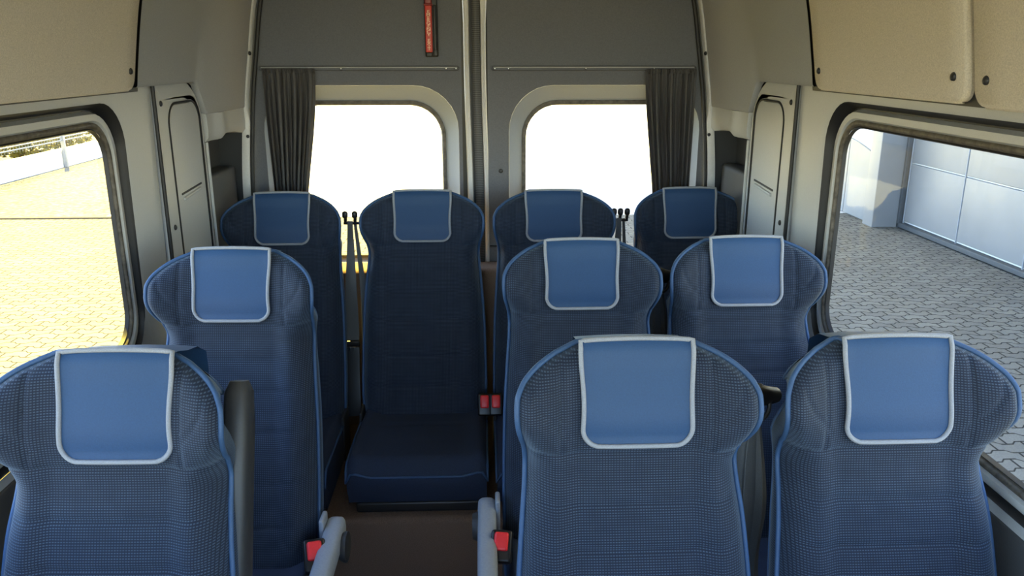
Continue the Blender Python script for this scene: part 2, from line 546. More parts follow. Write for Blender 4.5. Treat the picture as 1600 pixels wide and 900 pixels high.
    D['pivot_plate'] = c.mesh('pivot_plate')
    mats = dict(backrest='fabric', piping='piping', rear_piping='piping', back_shell='shell', headrest_cover='cover', cover_trim='trim', cushion='cushion', cushion_piping='piping',
                seat_pan='frame', leg_a='frame', leg_b='frame', bracket_a='shell', bracket_b='shell', armrest_down='grey_plastic', armrest_up='shell', pivot_disc='shell', pivot_plate='grey_plastic')
    for k, me in D.items(): me.materials.append(M[mats[k]])
    return D
SEATM = make_seat_meshes()

def part(name, key, parent, loc=(0, 0, 0), label=None):
    o = link(bpy.data.objects.new(name, SEATM[key]), parent)
    o.location = loc
    if label: o['label'] = label
    return o

def seat(x, y, label, rz=0.0, arm=None, arm_up=False, group='blue passenger seats', legs=True, cover_dx=0.0, wide=1.0):
    t = empty('passenger_seat', (x, y, 0), rz)
    tag(t, label, 'seat', group)
    t.scale = (wide, 1, 1)
    bk = part('backrest', 'backrest', t)
    part('piping', 'piping', bk); part('piping', 'rear_piping', bk)
    part('back_shell', 'back_shell', t)
    hc = part('headrest_cover', 'headrest_cover', t, (cover_dx, 0, 0), label='plain blue headrest cover with pale fuzzy edging')
    part('edge_trim', 'cover_trim', hc)
    cu = part('cushion', 'cushion', t)
    part('piping', 'cushion_piping', cu)
    part('seat_pan', 'seat_pan', t); part('side_bracket', 'bracket_a', t); part('side_bracket', 'bracket_b', t)
    if legs: part('leg', 'leg_a', t); part('leg', 'leg_b', t)
    if arm:
        ax = arm * .243
        a = part('armrest', 'armrest_up' if arm_up else 'armrest_down', t, (arm * .180, .115, .06) if arm_up else (ax, 0, 0), 'dark armrest folded up' if arm_up else 'pale grey armrest')
        part('pivot_disc', 'pivot_disc', a, (arm * .026 - (.004 if arm < 0 else .004), 0, 0))
        part('pivot_plate', 'pivot_plate', a, (-arm * .027, 0, 0))
    return t

seat(-.588, 1.215, 'front row single seat beside the sunlit window, dark armrest folded up', rz=-.03, arm=1, arm_up=True, cover_dx=.020, wide=.965)
seat(.248, 1.236, 'front row aisle seat of the pair on the garage side', arm=-1)
seat(.676, 1.235, 'front row window seat beside the garage side window', wide=.97)
seat(-.595, 1.905, 'second row single seat beside the sunlit window, pale grey armrest lowered', rz=-.03, arm=1)
seat(.248, 1.971, 'second row aisle seat of the pair, pale grey armrest at the aisle', arm=-1)
seat(.668, 1.984, 'second row window seat with blue cover, against the garage side window')
seat(-.668, 2.716, 'back row corner seat below the curtain on the sunlit side', legs=False)
seat(-.202, 2.745, 'back row seat between sunlit side corner seat and the rear door gap', legs=False, wide=1.06)
seat(.246, 2.734, 'back row seat just past the rear door gap, behind second row aisle seat', legs=False, wide=1.05)
seat(.722, 2.765, 'back row corner seat below the curtain on the garage side', legs=False)

# ------------------------------------------------------------------ seat belts
def ribbon(mb, pts, width, thick=.0016, face=(0, -1, 0), twist=0.0):
    """a flat strap along pts; face = the way its broad side looks"""
    pts = [Vector(p) for p in pts]; rows = []
    f = Vector(face).normalized()
    for i, p in enumerate(pts):
        t = (pts[min(i + 1, len(pts) - 1)] - pts[max(i - 1, 0)]).normalized()
        s = t.cross(f).normalized(); n = s.cross(t).normalized()
        w = width[i] if isinstance(width, (list, tuple)) else width
        rows.append([p + s * w / 2 + n * thick, p + n * (thick + w * .03), p - s * w / 2 + n * thick, p - s * w / 2 - n * thick, p + n * (w * .03 - thick), p + s * w / 2 - n * thick])
    mb.loops(rows, True, True)

def smooth_path(pts, n=8):
    out = []
    P = [Vector(p) for p in pts]
    P = [P[0] * 2 - P[1]] + P + [P[-1] * 2 - P[-2]]
    for i in range(1, len(P) - 2):
        for k in range(n):
            t = k / n
            a, b, c, d = P[i - 1], P[i], P[i + 1], P[i + 2]
            out.append(.5 * ((2 * b) + (c - a) * t + (2 * a - 5 * b + 4 * c - d) * t * t + (3 * b - a - 3 * c + d) * t ** 3))
    out.append(P[-2])
    return out

def guide_ring(mb, c, rx, rz, r=.005):
    mb.tube([(c[0] + rx * math.cos(2 * PI * k / 20), c[1] + .012 * math.sin(2 * PI * k / 20), c[2] + rz * math.sin(2 * PI * k / 20)) for k in range(20)], r, 8, closed=True)

def pair_belt(x, y, z, label, seed):
    """belts hanging in the gap between the two seats of a pair: guide on a short arm at shoulder height, folded straps below"""
    t = empty('seat_belt', (x, y, z)); tag(t, label, 'seat belt', 'belts between paired seats')
    g = MB()
    g.tube([(-.012, .004, 0), (.0, 0, .004), (.022, .003, .0), (.045, .014, -.004)], [.020, .021, .018, .014], 14)
    g.rbox((-.004, -.004, -.020), (.040, .024, .012), .005)
    g.build('belt_guide', M['black'], t)
    h = MB(); guide_ring(h, (.006, -.008, -.008), .020, .028, .0042); h.build('guide_ring', M['chrome'] if False else M['dark_plastic'], t)
    rnd = random.Random(seed)
    for k, (dx, sp, dy, w) in enumerate(((-.014, -.036, .004, .024), (-.008, -.018, -.006, .026), (-.001, .000, -.012, .028), (.007, .014, -.002, .024), (.013, .026, .008, .022))):
        m_ = MB()
        pts = smooth_path([(dx * .4, -.004 + dy * .5, -.02), (dx + sp * .25, dy, -.10), (dx + sp * .7, dy - .012, -.22), (dx + sp, dy - .02 + .01 * k, -.36), (dx + sp * 1.1, dy - .01, -.50), (dx + sp, .01, -.62)])
        ww = [.012 + (w - .012) * S(i / 14) for i in range(len(pts))]
        ribbon(m_, pts, ww, face=((.7, -.5, .55, -.6, .5)[k], -1, 0))
        m_.build('webbing', M['webbing'], t)
    q = MB(); q.rbox((.0, .005, -.62), (.040, .05, .10), .01); q.build('retractor', M['black'], t)
    return t
pair_belt(.484, 1.305, 1.005, 'black seat belt hanging between the two paired front row seats', 1)
pair_belt(.474, 2.060, 1.020, 'black seat belt hanging between the two paired second row seats', 2)

def rear_belt(x, y, label, sleeve, seed, lean=0.0):
    t = empty('seat_belt', (x, y, 1.075)); tag(t, label, 'seat belt', 'belts between back row seats')
    g = MB()
    for dx in ((-.020, .013) if sleeve else (-.022, 0.0, .024)):
        g.tube([(dx, .004, -.040), (dx, .004, -.025), (dx + .002, .0, -.010)], [.004, .006, .006], 8)
        g.rbox((dx, 0, -.006), (.020, .018, .026), .009)
    g.tube([(-.026, .004, -.036), (.028, .004, -.036)], .005, 8)
    g.build('belt_guide', M['black'], t)
    m_ = MB()
    pts = smooth_path([(-.004, .0, -.028), (-.006, -.004, -.12), (-.010, -.020, -.26), (-.012, -.035, -.42), (-.014, -.050, -.46)])
    ribbon(m_, pts, [.018 + .030 * S(i / 26) for i in range(len(pts))]); m_.build('webbing', M['webbing'], t)
    m_ = MB()
    pts = smooth_path([(.012, .004, -.030), (.020, .004, -.14), (.030, -.006, -.28), (.032, -.030, -.46)])
    ribbon(m_, pts, [.010 + .012 * S(i / 20) for i in range(len(pts))], face=(.4, -1, 0)); m_.build('webbing', M['webbing'], t)
    tg = MB()
    tg.rbox((-.012, -.062, -.452), (.058, .012, .022), .005); tg.build('tongue_holder', M['black'], t)
    tm = MB()
    for a, b in (((-.026, -.071, -.462), (.002, -.071, -.462)), ((-.022, -.071, -.482), (-.002, -.071, -.482)), ((-.018, -.071, -.462), (-.018, -.071, -.482)), ((-.006, -.071, -.462), (-.006, -.071, -.482))):
        tm.tube([a, b], .0022, 6)
    tm.build('tongue', M['chrome'], t)
    s = MB()
    pts = [(-.010, -.062, -.465), (-.010, -.082, -.56), (-.008, -.105, -.64), (-.004, -.12, -.70)]
    ribbon(s, smooth_path(pts), .050, .008); s.build('stalk_sleeve', M['black'], t)
    return t
rear_belt(-.448, 2.72, 'black seat belt with steel tongue beside the back row corner seat, sunlit side', True, 3)
rear_belt(.484, 2.74, 'black seat belt with three knobs between the back row seats on garage side', False, 4)

def buckle(loc, rz, tilt, label, n=1, stalk=.010):
    t = empty('belt_buckle', loc, rz); t.scale = (1.2, 1.2, 1.2); tag(t, label, 'belt buckle', 'red button belt buckles')
    for k in range(n):
        dx = (k - (n - 1) / 2) * .032
        w = .030 if n == 1 else .026
        Mx = Matrix.Rotation(tilt, 3, 'X')
        b = MB()
        # housing as a frame around the button slot
        b.rbox((dx, 0, 0), (w + .012, .028, .062), .006, M=Mx)
        hs = b.build('housing', M['black'], t)
        r = MB()
        c0 = Mx @ Vector((0, -.0125, .008))
        r.rbox((dx + c0.x, c0.y, c0.z), (w - .002, .012, .036), .005, M=Mx)
        c1 = Mx @ Vector((0, -.016, -.016))
        r.build('release_button', M['red'], t, ).__setitem__('label', 'bright red release button')
        s = MB(); s.tube(smooth_path([(dx, .005, -.02), (dx, .012, -.02 - stalk * .5), (dx, .02, -.02 - stalk)]), .011, 8); s.build('stalk', M['black'], t)
    return t
buckle((-.390, 1.605, .490), 0.25, -.75, 'red belt buckle beside the pale armrest of the second row single seat')
buckle((.038, 1.625, .490), -.15, -.75, 'red belt buckle beside the pale armrest of the second row aisle seat')
buckle((.022, 2.465, .470), 0.0, -.45, 'twin red belt buckle in the gap between the two middle back row seats', n=2)

# ------------------------------------------------------------------ the van interior
RB = 2.935          # plane of the rear door lining
def Xu(z):          # half width of the upper side lining
    return interp([(1.40, .866), (1.50, .856), (1.60, .840), (1.72, .816), (1.82, .785), (1.90, .735), (1.945, .66), (1.955, .58)], z)
def Xj(z):          # half width at the rear door jamb
    return interp([(-.1, .86), (1.1, .848), (1.42, .822), (1.60, .795), (1.80, .758), (1.92, .70), (1.97, .62)], z)

def struct(name, mb, mat, label, cat, parent=None, angle=40):
    o = mb.build(name, mat, parent, angle=angle)
    if parent is None: tag(o, label, cat, kind='structure')
    return o

# carpeted plinth that carries the back row; upright box added behind to block sun
b = MB(); b.rbox((0, 2.545, .121), (1.76, .81, .252), .02); b.rbox((0, 2.865, .53), (1.70, .13, .64), .02); struct('trim_60', b, M['carpet'], 'brown carpeted plinth under the back row cushions, with added sun block behind', 'seat plinth')
# floor and ceiling
b = MB(); b.rbox((0, .85, -.03), (1.80, 4.30, .06), .004); struct('floor', b, M['carpet'], 'dark brown carpeted van floor in the aisle', 'floor')
b = MB(); rows = []
for y in (-.75, 0, 1, 2, 2.6, 2.98):
    rows.append([(.70 * (-1 + k / 10), y, 1.955 - .02 * (-1 + k / 10) ** 2) for k in range(21)])
b.grid(rows); rows2 = [[(p[0], p[1], p[2] + .05) for p in r] for r in rows]; b.grid(rows2)
struct('ceiling', b, M['roof'], 'pale grey lined roof of the van', 'ceiling')

WIN = [(.62, 2.02), (-.52, .44)]
WZ0, WZ1 = .845, 1.487
def wall_x(z): return .895 - .021 * max(0, min(1, (z - .8) / .15)) - .010 * max(0, min(1, (z - 1.2) / .3))
wi = 0
for s, side in ((-1, 'left'), (1, 'right')):
    # window surround panels with rounded openings
    b = MB(); ch = MB()
    for (y0, y1), (p0, p1) in zip(WIN, ((.53, 2.185), (-.72, .53))):
        def lp(pts, f): return [(s * f(z), y, z) for y, z in pts]
        o0 = rrect(p0, p1, 0.0, 1.525, .002)
        h0 = rrect(y0 - .014, y1 + .012, WZ0 - .014, WZ1 + .010, .120)
        h1 = rrect(y0, y1, WZ0, WZ1, .115)
        h2 = rrect(y0 + .004, y1 - .004, WZ0 + .004, WZ1 - .006, .112)
        h3 = rrect(y0 + .010, y1 - .010, WZ0 + .010, WZ1 - .014, .108)
        ch.loops([lp(o0, lambda z: .955), lp(o0, lambda z: wall_x(z) + .002)])
        b.loops([lp(o0, wall_x), lp(h0, wall_x), lp(h1, lambda z: wall_x(z) + .004)])
        ch.loops([lp(h1, lambda z: wall_x(z) + .004), lp(h2, lambda z: .880), lp(h3, lambda z: .902), lp(rrect(y0 + .016, y1 - .016, WZ0 + .016, WZ1 - .022, .1), lambda z: .902)])
    wname = 'wall_' + side
    struct(wname, b, M['panel'], ('grey moulded window surround on the sunlit side' if s < 0 else 'grey moulded window surround on the garage side'), 'wall panel')
    ch.build('window_channel', M['rubber'], bpy.data.objects[wname])
    for (y0, y1), first in zip(WIN, (True, False)):
        wi += 1
        def ring(i, x, r, top=0):
            return [(s * x, y, z) for y, z in rrect(y0 + i, y1 - i, WZ0 + i, WZ1 - i - top, r)]
        w = empty('window_%d' % wi, (0, 0, 0))
        tag(w, ('side window facing the sunlit gravel yard' if s < 0 else 'side window facing the white garage') + ('' if first else ', beside the front seats, behind the camera'), 'window', kind='structure')
        fr = MB()
        fr.loops([ring(.008, .905, .11, .008), ring(.014, .893, .105, .008), ring(.020, .888, .10, .004), ring(.032, .888, .092, .006), ring(.037, .896, .088, .006)])
        fr.build('window_frame', M['panel'], w)
        sl = MB()
        sl.loops([ring(.034, .902, .09, .006), ring(.037, .893, .087, .006), ring(.042, .890, .084, .006), ring(.047, .892, .08, .006), ring(.050, .899, .078, .006)])
        sl.build('rubber_seal', M['dusty_rubber'], w, angle=70)
        s2 = MB()
        s2.loops([ring(.049, .900, .079, .006), ring(.053, .897, .075, .006), ring(.056, .906, .072, .006)])
        s2.build('inner_seal', M['rubber'], w, angle=70)
        pn = MB()
        pn.loops([ring(.048, .908, .07), ring(.25, .909, .03)], False, True)
        pn.build('pane', M['glass'], w)
    b = MB(); b.grid([[(s * x, y, z) for y in (-.75, .5, 1.8, 3.0)] for x, z in ((.955, 0), (.955, .40), (.955, .80))]); b.grid([[(s * x, y, z) for y in (-.75, .5, 1.8, 3.0)] for x, z in ((.955, 1.49), (.94, 1.56), (.90, 1.72), (.84, 1.90), (.76, 1.99), (.66, 2.02))])
    struct('wall_' + side + '_skin', b, M['body'], 'white outer body skin on the ' + ('sunlit side' if s < 0 else 'garage side'), 'wall panel')
    b = MB(); b.rbox((s * .893, .85, .415), (.012, 2.66, .81), .004)
    struct('wall_' + side + '_lower', b, M['panel_dark'], 'lower wall panel under the windows, seat shade in its colour, on the ' + ('sunlit side' if s < 0 else 'garage side'), 'wall panel')  # shade from the seats is put into the dark panel colour
    # base wall behind the pillar cover and recess, and rear of the seats
    b = MB()
    rows = []
    for z in (0, .4, .9, 1.2, 1.30, 1.45, 1.6, 1.8, 1.95):
        x = .945 if z < 1.5 else Xu(z) + .03
        rows.append([(s * x, y, z) for y in (2.17, 2.4, 2.7, 2.96)])
    b.grid(rows)
    struct('wall_' + side + '_rear', b, M['panel_dark'], 'dark body side behind the back row on the ' + ('sunlit side' if s < 0 else 'garage side'), 'wall panel')

ti = 0
def trim(mb, mat, label, cat='trim panel', angle=40):
    global ti
    ti += 1
    return struct('trim_%d' % ti, mb, mat, label, cat, angle=angle)
SIDE = {-1: 'sunlit side', 1: 'garage side'}
def screw(loc, axis, parent, r=.008):
    m_ = MB(); m_.dome(loc, axis, r, .6)
    return m_.build('screw', M['dark_plastic'], parent)

def side_panel(s, y0, y1, z0, z1, mat, label, lift=.012, r=.03):
    """felt lined upper panel with rounded lower corners, following the inward lean of the body"""
    b = MB()
    n = 26
    def xs(z, y): return Xu(z)
    out = rrect(y0, y1, z0, z1, r, 6)
    # sample the rounded rectangle as rows of constant z
    rows = []
    zs = [z0 + r * (1 - math.cos(PI / 2 * k / 6)) for k in range(7)] + [z0 + r + (z1 - z0 - r) * k / 22 for k in range(1, 23)]
    for z in zs:
        ins = 0
        if z < z0 + r: ins = r - math.sqrt(max(0, r * r - (z0 + r - z) ** 2))
        a, c = y0 + ins, y1 - ins
        e = .006
        xx = Xu(z)
        rd = [(0, .010), (.003, .003), (.008, 0)]
        row = []
        for d, k in rd: row.append((s * (xx - lift + k), a + d, z))
        for q in range(1, 12): row.append((s * (xx - lift), a + .008 + (c - a - .016) * q / 12, z))
        for d, k in rd[::-1]: row.append((s * (xx - lift + k), c - d, z))
        rows.append(row)
    # lower lip curls back to the wall
    lip = [(p[0] + s * .012, p[1], p[2] - .001) for p in rows[0]]
    lip0 = [(p[0] + s * .003, p[1], p[2] - .003) for p in rows[0]]
    b.grid([lip, lip0] + rows)
    # side edges back to the wall
    for e in (0, -1):
        b.grid([[rw[e], (rw[e][0] + s * .02, rw[e][1], rw[e][2])] for rw in rows])
    o = trim(b, mat, label)
    return o

for s in (-1, 1):
    p = side_panel(s, 1.392, 2.050, 1.512, 1.95, M['felt'], 'grey felt roof side panel above the window, ' + SIDE[s])
    for y in (2.015, 1.43):
        screw((s * (Xu(1.56) - .012), y, 1.556), (-s, 0, .1), p)
    p = side_panel(s, .45, 1.376, 1.508, 1.95, M['felt'], 'grey felt roof side panel next to the front row, ' + SIDE[s])
    for y in (1.335, .50):
        screw((s * (Xu(1.556) - .012), y, 1.552), (-s, 0, .1), p)
    p = side_panel(s, -.72, .434, 1.508, 1.95, M['felt'], 'grey felt roof side panel beside the cab, ' + SIDE[s])
    # dark backing seen in the gaps between the panels
    b = MB(); b.grid([[(s * (Xu(z) + .004), y, z) for y in (-.72, 2.10)] for z in (1.505, 1.6, 1.72, 1.82, 1.9, 1.95)])
    trim(b, M['rubber'], 'dark gap between roof side panels, ' + SIDE[s], 'trim backing')
    # rear quarter lining curving in to the door jamb
    b = MB(); rows = []
    ys = [2.064 + (2.925 - 2.064) * k / 40 for k in range(41)]
    for q in range(31):
        row = []
        for y in ys:
            zl = 1.520 - .100 * S((y - 2.50) / .085)
            z = zl + (1.95 - zl) * q / 30
            t = S((y - 2.52) / .40)
            x = Xu(z) * (1 - t) + (Xj(z) + .004) * t
            x -= .010 * S((y - 2.50) / .06) * (1 - S((y - 2.62) / .25)) * (1 - S((z - 1.55) / .12))
            x -= .010 * (1 - S((y - 2.3) / .3))
            row.append((s * x, y, z))
        rows.append(row)
    b.grid([[(p_[0] + s * .02, p_[1], p_[2] - .004) for p_ in rows[0]], [(p_[0] + s * .004, p_[1], p_[2] - .004) for p_ in rows[0]]] + rows)
    q_ = trim(b, M['quarter'], 'smooth grey rear corner lining above the back row, ' + SIDE[s])
    screw((s * (Xj(1.62) - .002), 2.895, 1.60), (-s, -.3, 0), q_, .007)
    # pillar cover panel with inset field and slot
    b = MB()
    def pc(pts, x): return [(s * x, y, z) for y, z in pts]
    def pill(i, r1, zt=1.526):
        # upper rear corner strongly rounded, the others tight
        y0, y1, z0 = 2.199 + i, 2.555 - i, .45 + i
        z1 = zt - i
        out = []
        for ca, cb, rr, t0 in ((y1 - .01, z0 + .01, .01, -PI / 2), (y1 - r1, z1 - r1, r1, 0), (y0 + .006, z1 - .006, .006, PI / 2), (y0 + .01, z0 + .01, .01, PI)):
            for k in range(9):
                t = t0 + PI / 2 * k / 8
                out.append((ca + rr * math.cos(t), cb + rr * math.sin(t)))
        return out
    b.loops([pc(pill(0, .15), .90), pc(pill(0, .15), .864), pc(pill(.006, .146), .858), pc(pill(.05, .11), .857)])
    def field(i, r):
        return rrect(2.268 + i, 2.520 - i, .50 + i, 1.468 - i, r)
    f0 = [(s * .857, y, z) for y, z in field(-.006, .07)]
    b2 = MB()
    b.loops([pc(pill(.05, .11), .857), pc(field(-.012, .075), .857), pc(field(0, .065), .857), pc(field(.0025, .063), .863), pc(field(.0065, .06), .863), pc(field(.009, .058), .857), pc(field(.03, .05), .8555)], False, True)
    o = trim(b, M['panel'], 'grey pillar cover with grooved field and slot beside the back row, ' + SIDE[s])
    gr = MB(); gr.tube([(s * .8568, y, z) for y, z in field(.004, .06)], .0032, 6, closed=True); gr.build('groove', M['rubber'], o)
    sl = MB()
    sl.tube([(s * .8545, 2.262 + .055, 1.196 + .0), (s * .8545, 2.46, 1.205)], .005, 8)
    a_ = sl.build('slot_rib', M['panel'], o)
    sl = MB(); sl.rbox((s * .8552, 2.389, 1.2145), (.004, .168, .006), .0018, M=Matrix.Rotation(.045, 3, 'X')); sl.build('slot', M['rubber'], o)
    b = MB(); b.tube([(s * .8625, 2.1915, .45), (s * .8595, 2.1915, 1.2), (s * .8575, 2.1915, 1.526)], .0055, 8); trim(b, M['rubber'], 'dark upright joint in front of the grooved pillar cover, ' + SIDE[s], 'panel joint')
    for z in (1.468, 1.130, .70): screw((s * .857, 2.232, z), (-s, 0, 0), o)
    # hood below the corner lining, with the dark recess under it and the lower casing
    b = MB(); rows = []
    for q in range(21):
        y = 2.57 + (2.925 - 2.57) * q / 20
        t = S((y - 2.60) / .30)
        x = .852 * (1 - t) + (Xj(1.38) + .004) * t
        x -= .012 * G(y - 2.68, .035)
        zl = 1.332 - .012 * S((y - 2.66) / .1) * S((2.9 - y) / .1) * -1
        rows.append([(s * .93, y, 1.425), (s * x, y, 1.417), (s * (x - .002), y, 1.37), (s * x, y, zl + .012), (s * (x + .010), y, zl), (s * .93, y, zl)])
    b.grid(rows); b.cap(range(6)); 
    trim(b, M['panel'], 'grey hood over the dark corner recess beside the back row, ' + SIDE[s])
    b = MB()
    b.rbox((s * .915, 2.752, .79), (.07, .325, .85), .015); 
    trim(b, M['panel_dark'], 'grey lower corner casing under the dark recess, ' + SIDE[s])
    b = MB(); b.tube([(s * .862, 2.575, .45), (s * .862, 2.575, 1.33)], .006, 8)
    trim(b, M['strip'] if False else M['panel'], 'thin upright edge moulding beside the pillar cover, ' + SIDE[s], 'moulding')
    # door jamb edge: pale strip and dark seal following the body
    b = MB(); rows = []; fl = []
    for k in range(41):
        z = .0 + 1.95 * k / 40
        x = Xj(z)
        wdt = .016 if z < 1.41 else .006
        fl.append([(s * .955, 2.955, z), (s * (x + .006), 2.922, z)]); rows.append([(s * (x + .012), 2.93, z), (s * (x + .012), 2.905, z), (s * (x - .002), 2.902, z), (s * (x - wdt + .002), 2.906, z), (s * (x - wdt), 2.925, z)])
    b.grid(rows)
    o = trim(b, M['strip'], 'pale rear door frame edge beside the curtain, ' + SIDE[s], 'door frame edge')
    q_ = MB(); q_.grid(fl); q_.build('frame_flange', M['panel_dark'], o)
    screw((s * (Xj(1.33) - .008), 2.900, 1.318), (0, -1, 0), o, .006)
    b = MB(); b.tube([(s * (Xj(.1 + 1.85 * k / 40) - .020), 2.918, .1 + 1.85 * k / 40) for k in range(41)], .008, 8)
    trim(b, M['rubber'], 'black rubber rear door seal, ' + SIDE[s], 'door seal')

# ------------------------------------------------------------------ rear doors
XC = .0115
doors = []
for s in (-1, 1):
    name = 'door_1' if s < 0 else 'door_2'
    d = empty(name, (0, 0, 0))
    tag(d, 'grey lined rear door leaf ' + ('with the red emergency handle above its window' if s < 0 else 'without a handle, its curtain on the garage side'), 'door', kind='structure')
    xi = -.066 if s < 0 else .026
    def xo(z): return s * (Xj(z) + .010)
    NN = 8
    def maploop(pts, y):
        return [(x, y, z) for x, z in pts]
    a0, a1 = (-.835, xi) if s < 0 else (xi, .835)
    def outer():
        out = []
        for x, z in rrect(a0, a1, 0.0, 1.96, .002, NN):
            if abs(x) > .5: x = xo(z)
            out.append((x, RB, z))
        return out
    # densify: the outer loop has corner points only, so build the leaf as rings around the window
    w0, w1 = (XC - .785, XC - .091) if s < 0 else (XC + .091, XC + .785)
    wz0, wz1 = .80, 1.491
    def wl(i, y, r, top=0): return [(x, y, z) for x, z in rrect(w0 + i, w1 - i, wz0 + i, wz1 - i - top, r, NN)]
    def mid():
        out = []
        for x, z in rrect(w0 - .012, w1 + .012, wz0 - .02, wz1 + .02, .17, NN): out.append((x, RB, z))
        return out
    b = MB()
    # upper part, with the leaning outer edge
    zt = wz1 + .02
    rows = []
    for k in range(25):
        z = zt + (1.96 - zt) * k / 24
        x0, x1 = (xo(z), xi) if s < 0 else (xi, xo(z))
        rows.append([(x0 + (x1 - x0) * q / 12, RB, z) for q in range(13)])
    b.grid(rows)
    # surround of the window
    sq = []
    for x, z in rrect(a0, a1, .45, zt, .0005, NN):
        if abs(x) > .5: x = xo(z)
        sq.append((x, RB, z))
    b.loops([sq, wl(-.010, RB, .165), wl(0, RB + .004, .16)])
    rows = []
    for k in range(7):
        z = .45 * k / 6
        x0, x1 = (xo(z), xi) if s < 0 else (xi, xo(z))
        rows.append([(x0, RB, z), (x1, RB, z)])
    b.grid(rows)
    b.build('door_lining', M['door'], d)
    # dished pale reveal round the opening
    b = MB()
    b.loops([wl(0, RB + .003, .16), wl(.004, RB + .010, .158), wl(.020, RB + .030, .148), wl(.044, RB + .058, .132, .006), wl(.050, RB + .064, .128, .006)])
    b.build('window_reveal', M['reveal'], d, angle=60)
    b = MB()
    b.loops([wl(.048, RB + .066, .13, .006), wl(.050, RB + .060, .127, .006), wl(.060, RB + .060, .118, .008), wl(.064, RB + .068, .115, .008), wl(.066, RB + .085, .113, .008)])
    b.build('window_seal', M['dusty_rubber'], d)
    b = MB(); b.loops([wl(.055, RB + .083, .12), wl(.2, RB + .085, .04)], False, True); b.build('pane', M['glass'], d)
    # small plug near the inner edge
    if s > 0:
        m_ = MB(); m_.dome((.072, RB, 1.186), (0, -1, 0), .008, .4); m_.build('plug', M['dark_plastic'], d)
        m_ = MB(); m_.rbox((.044, RB - .004, .905), (.030, .012, .006), .002); m_.build('plug', M['rubber'], d)
    doors.append(d)

# centre closing strips and ribbed seal
b = MB()
rows = []
for k in range(31):
    z = 1.96 * k / 30
    w = .0 if z < 1.70 else .006 * S((z - 1.70) / .12)
    x0, x1 = -.058 - w * .6, -.037
    x1 += .0; x0 += .008 * (1 - S((z - 1.0) / .6)) ; x1 += .010 * (1 - S((z - 1.0) / .6))
    rows.append([(x0, RB + .01, z), (x0 + .003, RB - .003, z), ((x0 + x1) / 2, RB - .006, z), (x1 - .003, RB - .003, z), (x1, RB + .012, z)])
b.grid(rows); trim(b, M['strip'], 'pale metal closing edge of the rear door leaf with the red handle', 'door edge')
b = MB(); rows = []
for k in range(31):
    z = 1.96 * k / 30
    w = .0 if z < 1.68 else .006 * S((z - 1.68) / .14)
    x0, x1 = .001 - w * .3, .020 + w
    dx = .010 * (1 - S((z - 1.0) / .6))
    x0 += dx; x1 += dx
    rows.append([(x0, RB + .012, z), (x0 + .003, RB - .003, z), ((x0 + x1) / 2, RB - .006, z), (x1 - .003, RB - .003, z), (x1, RB + .01, z)])
b.grid(rows); trim(b, M['strip'], 'pale metal closing edge of the rear door leaf without a handle', 'door edge')
b = MB(); b.grid([[(-.028 + .008 * (1 - S((z - 1.0) / .6)), RB + .004, z), (-.020 + .008 * (1 - S((z - 1.0) / .6)), RB - .001, z), (-.010 + .008 * (1 - S((z - 1.0) / .6)), RB - .001, z), (.001 + .009 * (1 - S((z - 1.0) / .6)), RB + .004, z)] for z in [.2 + 1.76 * k / 20 for k in range(21)]])
trim(b, M['ribbed'], 'ribbed dark rubber seal in the gap between the rear doors', 'door seal')
b = MB(); b.grid([[(-.075, RB + .014, z), (.034, RB + .014, z)] for z in (0, 1.0, 1.96)])
trim(b, M['rubber'], 'black rebate behind the gap between the rear doors', 'door rebate')

# curtain rails
def rail(x0, x1, z, label, screws):
    t = empty('curtain_rail', ((x0 + x1) / 2, RB, z)); tag(t, label, 'curtain rail', 'curtain rails above the rear windows')
    cx = (x0 + x1) / 2; w = x1 - x0
    b = MB()
    pts0 = rrect(-w / 2, w / 2, -.010, .010, .0095, 5); pts1 = rrect(-w / 2 + .003, w / 2 - .003, -.0075, .0075, .007, 5); pts2 = rrect(-w / 2 + .005, w / 2 - .005, -.005, .005, .0048, 5)
    b.loops([[(x, -.001, q) for x, q in pts0], [(x, -.007, q) for x, q in pts0], [(x, -.009, q) for x, q in pts1], [(x, -.003, q) for x, q in pts2]], False, True)
    b.build('rail_channel', M['door'], t)
    b = MB(); b.tube([(-w / 2 + .01, -.0075, .0035), (w / 2 - .01, -.0075, .0035)], .0018, 6); b.build('rail_track', M['panel'], t)
    for sx in screws:
        m_ = MB(); m_.dome((sx - cx, -.006, -.001), (0, -1, 0), .0045, .6); m_.build('screw', M['chrome'], t)
    return t
rail(-.775, -.071, 1.549, 'dark curtain rail below the red emergency handle', (-.488, -.12, -.085, -.60))
rail(.037, .772, 1.549, 'dark curtain rail above the rear window on the garage side', (.052, .10, .375, .62))

